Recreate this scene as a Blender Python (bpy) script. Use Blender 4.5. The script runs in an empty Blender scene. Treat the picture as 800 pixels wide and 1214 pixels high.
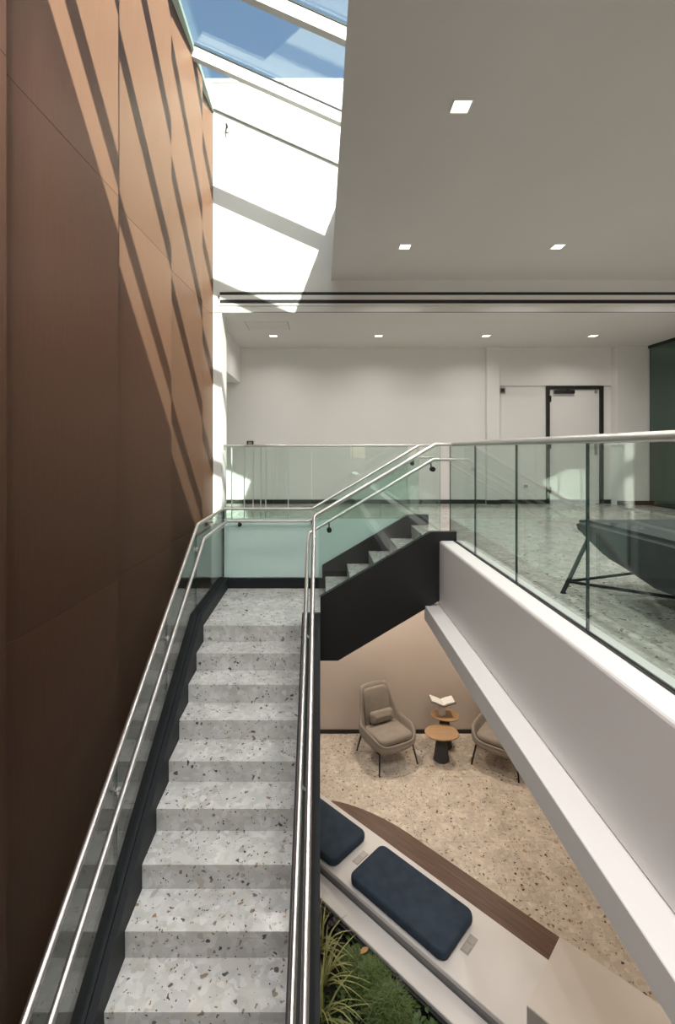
import bpy, bmesh, math, random
from math import sin, cos, pi, radians
from mathutils import Vector, Matrix

random.seed(7)
SC = bpy.context.scene
COL = SC.collection
EYE = 4.63            # eye height above the lower floor; helpers take heights relative to the eye

# ------------------------------------------------------------------ camera
cam = bpy.data.cameras.new('camera')
cam.sensor_fit = 'HORIZONTAL'
cam.sensor_width = 36.0
cam.lens = 560 / 800 * 36.0
cam.shift_x = 20 / 800
cam.shift_y = -75 / 800
cam.clip_start = 0.05
co = bpy.data.objects.new('camera', cam)
COL.objects.link(co)
co.location = (0, 0, EYE)
co.rotation_euler = (pi / 2, 0, 0)
SC.camera = co

# ------------------------------------------------------------------ world and sun
SUN_TO = Vector((1.0, -2.65, 2.6)).normalized()      # direction towards the sun
w = bpy.data.worlds.new('sky'); SC.world = w; w.use_nodes = True
nt = w.node_tree
bg = nt.nodes['Background']
sky = nt.nodes.new('ShaderNodeTexSky')
sky.sky_type = 'NISHITA'
sky.sun_disc = False
sky.sun_elevation = math.asin(SUN_TO.z)
sky.sun_rotation = math.atan2(SUN_TO.x, SUN_TO.y)
sky.altitude = 200
sky.air_density = 1.0
sky.dust_density = 2.4
sky.ozone_density = 1.2
nt.links.new(sky.outputs[0], bg.inputs[0])
bg.inputs[1].default_value = 0.31

sun = bpy.data.lights.new('sun', 'SUN')
sun.energy = 15.5
sun.angle = radians(0.53)
sun.color = (1.0, 0.955, 0.89)
so = bpy.data.objects.new('sun', sun); COL.objects.link(so)
so.rotation_euler = SUN_TO.to_track_quat('Z', 'Y').to_euler()
so.location = (3, -10, 14)

SC.view_settings.view_transform = 'Standard'
SC.view_settings.look = 'None'
SC.view_settings.gamma = 1.0
SC.view_settings.use_curve_mapping = False
SC.view_settings.exposure = 0.0
SC.cycles.max_bounces = 14
SC.cycles.diffuse_bounces = 6
SC.cycles.transparent_max_bounces = 24
SC.cycles.sample_clamp_indirect = 6.0

LAMP_UP, LAMP_LOW, HALL_FILL = 19.0, 8.2, 33.0

# ------------------------------------------------------------------ materials
def mat(name, col=(.8, .8, .8), rough=.5, metal=0.0, spec=.5, coat=0.0):
    m = bpy.data.materials.new(name); m.use_nodes = True
    b = m.node_tree.nodes['Principled BSDF']
    b.inputs['Base Color'].default_value = (*col, 1)
    b.inputs['Roughness'].default_value = rough
    b.inputs['Metallic'].default_value = metal
    b.inputs['Specular IOR Level'].default_value = spec
    b.inputs['Coat Weight'].default_value = coat
    return m

def N(m, t, **kw):
    n = m.node_tree.nodes.new(t)
    for k, v in kw.items():
        if k in n.inputs: n.inputs[k].default_value = v
        else: setattr(n, k, v)
    return n
def L(m, a, b): m.node_tree.links.new(a, b)
def bsdf(m): return m.node_tree.nodes['Principled BSDF']

def ramp(m, stops, interp='LINEAR'):
    r = N(m, 'ShaderNodeValToRGB'); cr = r.color_ramp; cr.interpolation = interp
    while len(cr.elements) > 1: cr.elements.remove(cr.elements[-1])
    cr.elements[0].position = stops[0][0]; cr.elements[0].color = (*stops[0][1], 1)
    for p, c in stops[1:]:
        e = cr.elements.new(p); e.color = (*c, 1)
    return r

def mottled(name, c1, c2, scale=3, rough=.5, bump=0.0, bscale=60, **k):
    m = mat(name, c1, rough, **k)
    g = N(m, 'ShaderNodeNewGeometry')
    n = N(m, 'ShaderNodeTexNoise', Scale=scale, Detail=5.0)
    L(m, g.outputs['Position'], n.inputs['Vector'])
    r = ramp(m, [(.3, c1), (.7, c2)])
    L(m, n.outputs['Fac'], r.inputs[0]); L(m, r.outputs[0], bsdf(m).inputs['Base Color'])
    if bump:
        n2 = N(m, 'ShaderNodeTexNoise', Scale=bscale, Detail=3.0)
        L(m, g.outputs['Position'], n2.inputs['Vector'])
        b = N(m, 'ShaderNodeBump', Strength=bump, Distance=.01)
        L(m, n2.outputs['Fac'], b.inputs['Height']); L(m, b.outputs[0], bsdf(m).inputs['Normal'])
    return m

def terrazzo(name, pale, mids, darks, rough=.22, s=1.0, amount=.83):
    m = mat(name, pale[0], rough, spec=.5)
    g = N(m, 'ShaderNodeNewGeometry')
    ns = N(m, 'ShaderNodeTexNoise', Scale=14 * s, Detail=2.0)
    L(m, g.outputs['Position'], ns.inputs['Vector'])
    vm = N(m, 'ShaderNodeVectorMath', operation='MULTIPLY_ADD')
    L(m, ns.outputs['Color'], vm.inputs[0]); vm.inputs[1].default_value = (.09, .09, .09)
    L(m, g.outputs['Position'], vm.inputs[2])
    # matrix made of pale chips
    v1 = N(m, 'ShaderNodeTexVoronoi', Scale=24 * s); L(m, vm.outputs[0], v1.inputs['Vector'])
    sep1 = N(m, 'ShaderNodeSeparateColor'); L(m, v1.outputs['Color'], sep1.inputs[0])
    st = [(i / len(pale), c) for i, c in enumerate(pale)]
    r1 = ramp(m, st, 'CONSTANT'); L(m, sep1.outputs[0], r1.inputs[0])
    big = N(m, 'ShaderNodeTexNoise', Scale=5 * s, Detail=4.0); L(m, g.outputs['Position'], big.inputs['Vector'])
    rb = ramp(m, [(.35, (.86, .86, .86)), (.65, (1.06, 1.06, 1.06))]); L(m, big.outputs['Fac'], rb.inputs[0])
    mb = N(m, 'ShaderNodeMix', data_type='RGBA', blend_type='MULTIPLY'); mb.inputs[0].default_value = 1
    L(m, r1.outputs[0], mb.inputs[6]); L(m, rb.outputs[0], mb.inputs[7])
    cur = mb.outputs[2]
    for scale, cols, thr, rad in ((15 * s, mids, .80, .36), (24 * s, darks, amount, .30), (52 * s, darks, amount - .03, .33)):
        v = N(m, 'ShaderNodeTexVoronoi', Scale=scale); L(m, vm.outputs[0], v.inputs['Vector'])
        sp = N(m, 'ShaderNodeSeparateColor'); L(m, v.outputs['Color'], sp.inputs[0])
        a = N(m, 'ShaderNodeMath', operation='GREATER_THAN'); L(m, sp.outputs[0], a.inputs[0]); a.inputs[1].default_value = thr
        b = N(m, 'ShaderNodeMath', operation='LESS_THAN'); L(m, v.outputs['Distance'], b.inputs[0]); b.inputs[1].default_value = rad
        ab = N(m, 'ShaderNodeMath', operation='MULTIPLY'); L(m, a.outputs[0], ab.inputs[0]); L(m, b.outputs[0], ab.inputs[1])
        rr = ramp(m, [(i / len(cols), c) for i, c in enumerate(cols)], 'CONSTANT'); L(m, sp.outputs[1], rr.inputs[0])
        mx = N(m, 'ShaderNodeMix', data_type='RGBA'); L(m, ab.outputs[0], mx.inputs[0])
        L(m, cur, mx.inputs[6]); L(m, rr.outputs[0], mx.inputs[7]); cur = mx.outputs[2]
    L(m, cur, bsdf(m).inputs['Base Color'])
    return m

def thin_glass(name, tint, f0=.045, extra=None):
    """clear sheet: tinted transmission plus a fresnel mirror reflection; extra = (colour, amount) of a frosted film"""
    m = bpy.data.materials.new(name); m.use_nodes = True
    t = m.node_tree; t.nodes.remove(t.nodes['Principled BSDF'])
    out = t.nodes['Material Output']
    lw = N(m, 'ShaderNodeLayerWeight'); lw.inputs[0].default_value = .5
    p = N(m, 'ShaderNodeMath', operation='POWER'); L(m, lw.outputs['Facing'], p.inputs[0]); p.inputs[1].default_value = 4.5
    ma = N(m, 'ShaderNodeMath', operation='MULTIPLY_ADD'); L(m, p.outputs[0], ma.inputs[0])
    ma.inputs[1].default_value = 1 - f0; ma.inputs[2].default_value = f0
    tr = N(m, 'ShaderNodeBsdfTransparent'); tr.inputs[0].default_value = (*tint, 1)
    base = tr.outputs[0]
    if extra:
        d = N(m, 'ShaderNodeBsdfDiffuse'); d.inputs[0].default_value = (*extra[0], 1)
        tl = N(m, 'ShaderNodeBsdfTranslucent'); tl.inputs[0].default_value = (*extra[0], 1)
        dm = N(m, 'ShaderNodeMixShader'); dm.inputs[0].default_value = .35
        L(m, d.outputs[0], dm.inputs[1]); L(m, tl.outputs[0], dm.inputs[2])
        em = N(m, 'ShaderNodeMixShader'); em.inputs[0].default_value = extra[1]
        L(m, base, em.inputs[1]); L(m, dm.outputs[0], em.inputs[2]); base = em.outputs[0]
    gl = N(m, 'ShaderNodeBsdfGlossy'); gl.inputs['Roughness'].default_value = 0.0 if not extra else .15
    mx = N(m, 'ShaderNodeMixShader'); L(m, ma.outputs[0], mx.inputs[0]); L(m, base, mx.inputs[1]); L(m, gl.outputs[0], mx.inputs[2])
    L(m, mx.outputs[0], out.inputs['Surface'])
    return m

M = {}
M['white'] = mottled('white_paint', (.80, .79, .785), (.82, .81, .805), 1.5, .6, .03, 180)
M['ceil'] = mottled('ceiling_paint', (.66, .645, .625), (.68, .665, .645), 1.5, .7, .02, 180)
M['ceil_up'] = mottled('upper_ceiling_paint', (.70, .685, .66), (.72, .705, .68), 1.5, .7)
M['beige'] = mottled('beige_paint', (.66, .57, .50), (.69, .60, .53), 1.2, .7, .02, 180)
M['black'] = mat('black_paint', (.012, .012, .013), .45)
M['dark'] = mottled('charcoal_steel', (.008, .010, .013), (.012, .015, .018), 4, .55, spec=.3)
M['stair'] = terrazzo('grey_terrazzo', [(.55, .55, .53), (.59, .59, .58), (.51, .51, .49), (.63, .63, .62), (.56, .555, .53), (.53, .535, .54)],
                      [(.62, .63, .65), (.46, .44, .41), (.63, .62, .60), (.41, .39, .37)],
                      [(.13, .11, .09), (.25, .19, .13), (.08, .075, .07), (.30, .21, .12), (.19, .175, .16)], .16, .95, .86)
M['tile'] = terrazzo('beige_terrazzo', [(.62, .55, .465), (.66, .59, .50), (.585, .515, .43), (.70, .63, .54), (.61, .535, .45)],
                     [(.74, .67, .56), (.46, .36, .26), (.66, .56, .44)],
                     [(.16, .11, .075), (.28, .19, .12), (.10, .08, .065), (.36, .25, .16)], .18, .92, .84)
M['floor_up'] = terrazzo('upper_terrazzo', [(.50, .48, .44), (.56, .54, .49), (.45, .43, .39), (.60, .58, .54)],
                         [(.62, .60, .57), (.36, .33, .29)],
                         [(.14, .12, .10), (.24, .20, .15), (.08, .07, .065)], .14, .9, .8)
M['glass'] = thin_glass('clear_green_glass', (.90, .96, .936), .085)
M['skyglass'] = thin_glass('skylight_glass', (.905, .955, .905), .07)
M['frost'] = thin_glass('frosted_glass', (.78, .92, .88), .05, ((.80, .965, .94), .95))
M['glass_edge'] = mat('glass_edge', (.03, .06, .05), .2)
M['darkglass'] = thin_glass('smoky_green_glass', (.50, .62, .58), .06)
M['marble'] = mottled('white_marble', (.68, .66, .645), (.74, .72, .705), 2.2, .38)
M['cream'] = mottled('cream_stone', (.66, .615, .565), (.70, .655, .60), 2, .3)
M['navy'] = mottled('navy_fabric', (.020, .036, .060), (.034, .054, .082), 9, .95, .25, 420)
M['taupe'] = mottled('taupe_wool', (.255, .220, .185), (.30, .26, .22), 10, .95, .3, 380)
M['concrete'] = mottled('charcoal_concrete', (.045, .045, .046), (.065, .064, .063), 9, .8)
M['paper'] = mat('white_paper', (.75, .74, .71), .8)
M['ceramic'] = mat('white_ceramic', (.74, .70, .66), .35)
M['plate'] = mat('satin_plate', (.36, .35, .34), .4, .3)
M['soil'] = mottled('dark_soil', (.012, .010, .007), (.03, .024, .016), 22, .95, .8, 60)
M['grey'] = mat('plain_mid_grey', (.30, .30, .30), .6)  # one even grey for bench body, joints, small fittings and store wall
M['edge_pale'] = mat('pale_green_edge', (.42, .50, .45), .4)
M['charcoal'] = mottled('charcoal_fabric', (.045, .05, .055), (.065, .07, .075), 8, .9, .2, 300)
M['ground'] = mottled('pale_paving', (.42, .41, .39), (.48, .47, .45), .6, .9)
M['led'] = bpy.data.materials.new('warm_lens'); M['led'].use_nodes = True
_b = bsdf(M['led']); _b.inputs['Emission Color'].default_value = (1, .86, .68, 1); _b.inputs['Emission Strength'].default_value = 5.0

# brushed stainless
M['steel'] = mat('brushed_steel', (.68, .67, .66), .36, 1.0)
# bronze-brown panels with fine upright grain
def brown_panels():
    m = mat('brown_panel', (.3, .15, .09), .80, 1.0, .45)
    bsdf(m).inputs['Anisotropic'].default_value = .8
    bsdf(m).inputs['Coat Weight'].default_value = .2; bsdf(m).inputs['Coat Roughness'].default_value = .32
    tg = N(m, 'ShaderNodeTangent', direction_type='RADIAL', axis='Z'); L(m, tg.outputs[0], bsdf(m).inputs['Tangent'])
    g = N(m, 'ShaderNodeNewGeometry'); mp = N(m, 'ShaderNodeMapping'); mp.inputs['Scale'].default_value = (190, 190, 3.5)
    L(m, g.outputs['Position'], mp.inputs['Vector'])
    n = N(m, 'ShaderNodeTexNoise', Scale=1.0, Detail=5.0); L(m, mp.outputs[0], n.inputs['Vector'])
    oi = N(m, 'ShaderNodeObjectInfo')
    r = ramp(m, [(.3, (.150, .083, .056)), (.55, (.164, .092, .063)), (.75, (.176, .10, .069))])
    L(m, n.outputs['Fac'], r.inputs[0])
    hs = N(m, 'ShaderNodeHueSaturation'); mr = N(m, 'ShaderNodeMapRange'); L(m, oi.outputs['Random'], mr.inputs[0])
    mr.inputs[3].default_value = .93; mr.inputs[4].default_value = 1.07
    L(m, mr.outputs[0], hs.inputs['Value']); L(m, r.outputs[0], hs.inputs['Color']); L(m, hs.outputs[0], bsdf(m).inputs['Base Color'])
    b = N(m, 'ShaderNodeBump', Strength=.12, Distance=.004); L(m, n.outputs['Fac'], b.inputs['Height']); L(m, b.outputs[0], bsdf(m).inputs['Normal'])
    return m
M['brown'] = brown_panels()
def wood(name, c1, c2, rot=0, sc=(3, 45, 45), rough=.45):
    m = mat(name, c1, rough)
    g = N(m, 'ShaderNodeNewGeometry'); mp = N(m, 'ShaderNodeMapping'); mp.inputs['Rotation'].default_value = (0, 0, rot)
    mp2 = N(m, 'ShaderNodeMapping'); mp2.inputs['Scale'].default_value = sc
    L(m, g.outputs['Position'], mp.inputs['Vector']); L(m, mp.outputs[0], mp2.inputs['Vector'])
    n = N(m, 'ShaderNodeTexNoise', Scale=1.0, Detail=6.0, Distortion=.4); L(m, mp2.outputs[0], n.inputs['Vector'])
    r = ramp(m, [(.32, c1), (.68, c2)]); L(m, n.outputs['Fac'], r.inputs[0]); L(m, r.outputs[0], bsdf(m).inputs['Base Color'])
    return m
M['walnut'] = wood('walnut', (.075, .036, .02), (.135, .068, .038), pi / 4)
M['oak'] = wood('oak', (.36, .225, .12), (.44, .285, .16))

def leafmat(name, c1, c2, scale=30, rough=.5):
    m = mottled(name, c1, c2, scale, rough)
    bsdf(m).inputs['Subsurface Weight'].default_value = 0
    return m
M['leaf_moss'] = leafmat('moss_green', (.05, .095, .022), (.14, .20, .05))
M['leaf_blade'] = leafmat('blade_green', (.22, .26, .07), (.40, .40, .16))
M['leaf_dark'] = leafmat('dark_leaf', (.035, .035, .03), (.075, .068, .058))
M['leaf_tan'] = mat('dry_leaf', (.42, .25, .10), .7)
M['leaf_ivy'] = leafmat('ivy_green', (.03, .07, .015), (.07, .13, .03))

# ------------------------------------------------------------------ mesh helpers
ORG = {}
def link(o, parent=None):
    COL.objects.link(o)
    if parent is not None: o.parent = parent
    return o
def obj(name, bm, m, parent=None, smooth=False, world=True):
    """one mesh object. world=True: vertices given in eye-relative x, depth, height; otherwise local to the parent"""
    me = bpy.data.meshes.new(name)
    bmesh.ops.recalc_face_normals(bm, faces=bm.faces[:])
    if world:
        off = Vector((0, 0, EYE)) - (ORG.get(parent.name, Vector()) if parent else Vector())
        bmesh.ops.translate(bm, verts=bm.verts[:], vec=off)
    bm.to_mesh(me); bm.free()
    for x in (m if isinstance(m, (list, tuple)) else [m]): me.materials.append(x)
    if smooth:
        for p in me.polygons: p.use_smooth = True
        if smooth == 'auto': me.set_sharp_from_angle(angle=radians(40))
    o = bpy.data.objects.new(name, me)
    link(o, parent)
    if parent is not None and world: ORG[o.name] = ORG.get(parent.name, Vector())
    return o
def empty(name, x, d, z, rot=0):
    o = bpy.data.objects.new(name, None); o.empty_display_size = .1
    o.location = (x, d, z + EYE); o.rotation_euler = (0, 0, rot)
    COL.objects.link(o); ORG[o.name] = Vector(o.location)
    return o
def tag(o, label=None, cat=None, group=None, kind=None):
    if label: o['label'] = label
    if cat: o['category'] = cat
    if group: o['group'] = group
    if kind: o['kind'] = kind
    return o
def struct(name, bm, m, label=None, parent=None):
    o = obj(name, bm, m, parent)
    o['kind'] = 'structure'
    if label: o['label'] = label
    return o
def BM(): return bmesh.new()
def box(bm, x0, x1, d0, d1, z0, z1, bev=0, seg=2):
    r = bmesh.ops.create_cube(bm, size=1.0)
    vs = r['verts']
    for v in vs:
        v.co = Vector(((x0 + x1) / 2 + v.co.x * (x1 - x0), (d0 + d1) / 2 + v.co.y * (d1 - d0), (z0 + z1) / 2 + v.co.z * (z1 - z0)))
    if bev:
        es = {e for v in vs for e in v.link_edges}
        bmesh.ops.bevel(bm, geom=list(es), offset=bev, segments=seg, profile=.5, affect='EDGES')
    return bm
def prism(bm, pts, axis, a, b):
    """polygon pts extruded along axis ('x': pts are (d,z); 'y': (x,z); 'z': (x,d))"""
    f = {'x': lambda p, t: (t, p[0], p[1]), 'y': lambda p, t: (p[0], t, p[1]), 'z': lambda p, t: (p[0], p[1], t)}[axis]
    A = [bm.verts.new(f(p, a)) for p in pts]; B = [bm.verts.new(f(p, b)) for p in pts]
    bm.faces.new(A); bm.faces.new(B[::-1])
    for i in range(len(pts)):
        j = (i + 1) % len(pts)
        bm.faces.new((A[i], B[i], B[j], A[j]))
    return bm
def pane(pts, axis, a, b):
    """glass pane: large faces material 0, edges material 1"""
    bm = BM(); prism(bm, pts, axis, a, b)
    bm.faces.ensure_lookup_table()
    for f in bm.faces[2:]: f.material_index = 1
    return bm
def tube(bm, pts, r, seg=12, cap=True):
    P = [Vector(p) for p in pts]
    rings = []
    up0 = None
    for i, p in enumerate(P):
        d1 = (P[i] - P[i - 1]).normalized() if i else None
        d2 = (P[i + 1] - P[i]).normalized() if i < len(P) - 1 else None
        t = ((d1 + d2).normalized() if d1 and d2 else (d1 or d2))
        if up0 is None:
            up0 = Vector((0, 0, 1)) if abs(t.z) < .9 else Vector((1, 0, 0))
        s = t.cross(up0).normalized(); u = s.cross(t).normalized()
        k = 1.0
        if d1 and d2:
            c = max(.5, math.sqrt(max(0, (1 + d1.dot(d2)) / 2)))
            k = 1 / c
            bendax = (d2 - d1)
            bendax = bendax.normalized() if bendax.length > 1e-6 else None
        else: bendax = None
        ring = []
        rr = r[i] if isinstance(r, (list, tuple)) else r
        for j in range(seg):
            a = 2 * pi * j / seg
            v = s * cos(a) * rr + u * sin(a) * rr
            if bendax is not None and k > 1.001:
                v = v + bendax * v.dot(bendax) * (k - 1)
            ring.append(bm.verts.new(p + v))
        rings.append(ring); up0 = u
    for A, B in zip(rings, rings[1:]):
        for j in range(seg):
            bm.faces.new((A[j], A[(j + 1) % seg], B[(j + 1) % seg], B[j]))
    if cap:
        bm.faces.new(rings[0][::-1]); bm.faces.new(rings[-1])
    return bm
def lathe(bm, prof, seg=32, sx=1, sy=1, c=(0, 0)):
    rings = []
    for r, z in prof:
        rings.append([bm.verts.new((c[0] + r * sx * cos(2 * pi * j / seg), c[1] + r * sy * sin(2 * pi * j / seg), z)) for j in range(seg)])
    for A, B in zip(rings, rings[1:]):
        for j in range(seg): bm.faces.new((A[j], A[(j + 1) % seg], B[(j + 1) % seg], B[j]))
    bm.faces.new(rings[0][::-1]); bm.faces.new(rings[-1])
    return bm
def rrect(hx, hy, r, n=6):
    out = []
    for cx, cy, a0 in ((hx - r, hy - r, 0), (-hx + r, hy - r, 90), (-hx + r, -hy + r, 180), (hx - r, -hy + r, 270)):
        for i in range(n + 1):
            a = radians(a0 + 90 * i / n); out.append((cx + r * cos(a), cy + r * sin(a)))
    return out
def soft_slab(bm, hx, hy, r, h, e, crown=0.0, Mx=None):
    """rounded cushion: rounded-rectangle outline, edges rolled with radius e, from z=0 to h"""
    prof = [(e * (1 - sin(a)), e - e * cos(a)) for a in (pi / 2 * k / 4 for k in range(5))]           # lower roll
    prof += [(e * (1 - cos(a)), h - e + e * sin(a)) for a in (pi / 2 * k / 4 for k in range(5))]      # upper roll
    prof += [(e + .25 * min(hx, hy), h + crown * .7), (e + .5 * min(hx, hy), h + crown)]
    rings = []
    for ins, z in prof:
        ins = min(ins, .82 * min(hx, hy))
        rr = max(r - ins, .004)
        rings.append([bm.verts.new((x, y, z)) for x, y in rrect(hx - ins, hy - ins, rr)])
    n = len(rings[0])
    for A, B in zip(rings, rings[1:]):
        for j in range(n): bm.faces.new((A[j], A[(j + 1) % n], B[(j + 1) % n], B[j]))
    bm.faces.new(rings[0][::-1]); bm.faces.new(rings[-1])
    if Mx is not None: bmesh.ops.transform(bm, matrix=Mx, verts=bm.verts[:])
    return bm

# ------------------------------------------------------------------ key measures (eye-relative)
ZUP = -1.0            # upper floor
ZLAND = -1.825        # stair landing
RISE, GO = .165, .28
ZLOW = -4.63          # lower floor
DH = 6.36             # plane of header / back wall of the void
DB = 8.60             # back wall of the upper room
XW = -1.44            # brown wall
ZS = 2.27             # soffit
ZC = 1.83             # upper room ceiling
def zsky(x): return 4.60 - .447 * (x + 1.442)

# ================================================================== SETTING
# ground outside
bm = BM(); box(bm, -60, 60, -60, 60, ZLOW - .5, ZLOW - .3); struct('ground', bm, M['ground'])
# lower floor: slab + tiles
bm = BM(); box(bm, -2.2, 7.2, -8.2, 9.0, ZLOW - .3, ZLOW - .012)
floor = struct('floor', bm, M['tile'], 'beige terrazzo lower floor with dark chips')
ts = .555
tme = None
for i in range(8):
    for j in range(-1, 8):
        x0, d1 = .02 + i * ts, 7.69 - j * ts + (.09 - ts)
        if j == -1: d0, d1 = 7.69 - .465 + .0018, 7.69
        else: d0, d1 = 7.225 - (j + 1) * ts + .0018, 7.225 - j * ts
        bm = BM(); box(bm, x0 + .0018, x0 + ts, d0, d1, ZLOW - .012, ZLOW)
        obj('tile', bm, M['tile'], floor)
# lower walls and ceiling
bm = BM(); box(bm, -2.2, 7.2, 7.69, 7.85, ZLOW - .012, -1.78); struct('wall_lower_back', bm, M['beige'], 'beige lower lounge wall')
bm = BM(); box(bm, -1.2, 7.0, 7.675, 7.69, ZLOW, ZLOW + .06); struct('baseboard_lower', bm, M['black'], 'black skirting of lower lounge')
# upper slab (L shape): right-hand deck and back deck
bm = BM()
box(bm, 1.245, 7.2, -8.2, DH - .08, -1.78, ZUP)
struct('floor.001', bm, M['floor_up'], 'polished terrazzo upper floor behind the glass')
bm = BM(); box(bm, -3.6, 7.2, DH - .08, 8.8, -1.78, ZUP); struct('floor.002', bm, [M['floor_up']], 'upper corridor floor beyond the landing')
bm = BM(); box(bm, 1.18, 1.245, 4.97, DH - .08, -1.1, ZUP); struct('floor.003', bm, M['stair'])
# white slab face, kerb and ledge of the gallery edge
bm = BM(); prism(bm, [(1.235, -1.62), (1.235, -.977), (1.2385, -.966), (1.246, -.958), (1.257, -.955), (1.47, -.955), (1.47, -.999), (1.2449, -.999), (1.2449, -1.62)], 'y', -8.0, 4.93)
struct('trim_1', bm, M['white'], 'white slab face and rounded kerb of the gallery')
bm = BM(); box(bm, 1.085, 1.246, -8.0, 4.94, -1.78, -1.63, .004, 1); struct('trim_3', bm, M['white'], 'white ledge along the slab foot')
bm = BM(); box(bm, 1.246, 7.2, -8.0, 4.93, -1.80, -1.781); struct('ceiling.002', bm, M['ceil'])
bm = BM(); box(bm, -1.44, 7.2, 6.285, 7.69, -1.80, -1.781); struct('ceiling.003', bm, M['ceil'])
bm = BM(); box(bm, -1.44, 1.17, 6.268, 6.28, -1.80, -1.02); struct('trim_4', bm, M['white'], 'white slab edge behind the landing glass')
# back wall above the void (header + tall sunlit wall, goes on above the skylight)
bm = BM(); box(bm, XW - .12, 7.2, DH, DH + .02, ZC, 2.6); box(bm, XW - .12, 7.2, DH + .02, DH + .3, ZC + .2, 2.6); struct('wall_header', bm, M['white'], 'white header over the upper room')
bm = BM(); box(bm, XW - .12, .9, DH, DH + .3, 2.6, 4.93); struct('wall_back', bm, M['white'], 'tall white wall under the skylight')
bm = BM(); box(bm, XW - .3, 2.5, DH - .02, DH + .34, 4.93, 4.97); struct('trim_5', bm, M['white'], 'white coping above the skylight')
# pier at the left of the opening
bm = BM(); box(bm, XW - .12, -1.331, DH, 6.68, ZUP, ZC); struct('wall_pier', bm, M['white'], 'sunlit white pier beside the brown wall')
# upper room
bm = BM(); box(bm, -3.6, 4.10, DB, DB + .16, ZUP, ZC); box(bm, 5.13, 7.2, DB, DB + .16, ZUP, ZC); box(bm, 4.10, 5.13, DB, DB + .16, 1.14, ZC)
struct('wall_upper_back', bm, M['white'], 'white back wall of the upper room')
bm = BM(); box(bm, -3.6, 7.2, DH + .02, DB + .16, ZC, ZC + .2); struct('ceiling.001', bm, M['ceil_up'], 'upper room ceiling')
bm = BM(); box(bm, -3.6, -1.46, DH + .3, DB, 1.2, ZC); struct('wall_bulkhead', bm, M['white'], 'white bulkhead over the left passage')
bm = BM(); box(bm, -3.7, -3.6, DH, DB + .16, ZUP, ZC); struct('wall_passage', bm, M['white'])
bm = BM(); box(bm, -3.6, XW - .12, DH + .1, DH + .3, ZUP, ZC); struct('wall_passage_front', bm, M['white'])
bm = BM(); box(bm, 2.995, 3.22, DB - .10, DB, ZUP, ZC); struct('wall_pilaster', bm, M['white'], 'shallow white pilaster left of the door')
bm = BM(); box(bm, 5.28, 5.92, 8.40, DB, ZUP, ZC); struct('wall_column', bm, M['white'], 'white column right of the door')
bm = BM(); box(bm, 3.22, 4.10, DB - .03, DB, 1.145, ZC); box(bm, 4.10, 5.28, DB - .03, DB, 1.145, ZC)
struct('trim_6', bm, M['white'], 'white overdoor band')
bm = BM(); box(bm, -3.6, 2.995, DB - .015, DB, ZUP, ZUP + .075); box(bm, 2.98, 3.23, DB - .115, DB - .10, ZUP, ZUP + .075); box(bm, 3.22, 4.10, DB - .015, DB, ZUP, ZUP + .075)
box(bm, 5.13, 5.28, DB - .015, DB, ZUP, ZUP + .075); box(bm, 5.27, 5.92, 8.385, 8.40, ZUP, ZUP + .075)
struct('baseboard_back', bm, M['black'], 'black skirting of the upper room')

# the door
door = empty('door_1', 4.615, DB, ZUP); tag(door, 'pale flush door in a black frame', kind='structure')
bm = BM(); box(bm, 4.10, 4.155, DB - .04, DB + .1, ZUP, 1.14); box(bm, 5.075, 5.13, DB - .04, DB + .1, ZUP, 1.14); box(bm, 4.155, 5.075, DB - .04, DB + .1, 1.085, 1.14)
obj('door_frame', bm, M['black'], door)
bm = BM(); box(bm, 4.158, 5.072, DB, DB + .045, ZUP + .006, 1.082, .003, 1); leaf = obj('door_leaf', bm, M['white'], door)
bm = BM(); box(bm, 4.24, 4.60, DB - .06, DB - .002, 1.0, 1.06, .006, 1); tube(bm, [(4.45, DB - .05, 1.06), (4.56, DB - .10, 1.10), (4.60, DB - .05, 1.12)], .008, 8); obj('door_closer', bm, M['black'], door)
for zz in (.85, .0, -.8):
    bm = BM(); box(bm, 4.145, 4.175, DB - .05, DB - .001, zz, zz + .11); obj('hinge', bm, M['black'], door)
bm = BM(); tube(bm, [(5.0, DB - .002, .02), (5.0, DB - .06, .02), (4.88, DB - .06, .02)], .011, 10); box(bm, 4.975, 5.025, DB - .012, DB, -.10, .10); obj('door_handle', bm, M['steel'], door)
bm = BM(); box(bm, 4.985, 5.02, DB - .03, DB - .002, 1.01, 1.06); obj('door_stop', bm, M['grey'], door)

# small wall devices
def wall_box(name, label, cat, x, d, z, wd, h, m, m2):
    r = empty(name, x, d, z - h / 2); tag(r, label, cat)
    bm = BM(); box(bm, x - wd / 2, x + wd / 2, d - .03, d, z - h / 2, z + h / 2, .004, 1); obj('housing', bm, m, r)
    bm = BM(); box(bm, x - wd * .28, x + wd * .28, d - .035, d - .0302, z - h * .3, z + h * .3); obj('face_plate', bm, m2, r)
    return r
wall_box('wall_sensor', 'small grey sensor box high on the wall left of the black framed door', 'sensor', 3.30, DB - .0, 1.06, .11, .11, M['grey'], M['black'])
wall_box('card_reader', 'small dark card reader on the white wall just above the far glass guard rail', 'reader', -1.28, DB, .10, .12, .085, M['black'], M['grey'])
wall_box('power_outlet', 'small white wall outlet low on the back wall right of the pilaster', 'outlet', 3.72, DB, -.68, .12, .08, M['white'], M['grey'])
r = empty('wall_bracket', -1.257, DH, 4.25); tag(r, 'tiny dark metal bracket high on the sunlit white wall below the skylight', 'bracket')
bm = BM(); box(bm, -1.28, -1.235, DH - .012, DH, 4.25, 4.36); obj('base_plate', bm, M['grey'], r)
bm = BM(); tube(bm, [(-1.257, DH - .012, 4.33), (-1.257, DH - .07, 4.33), (-1.245, DH - .08, 4.27)], .011, 8); obj('hook', bm, M['dark'], r)

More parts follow.
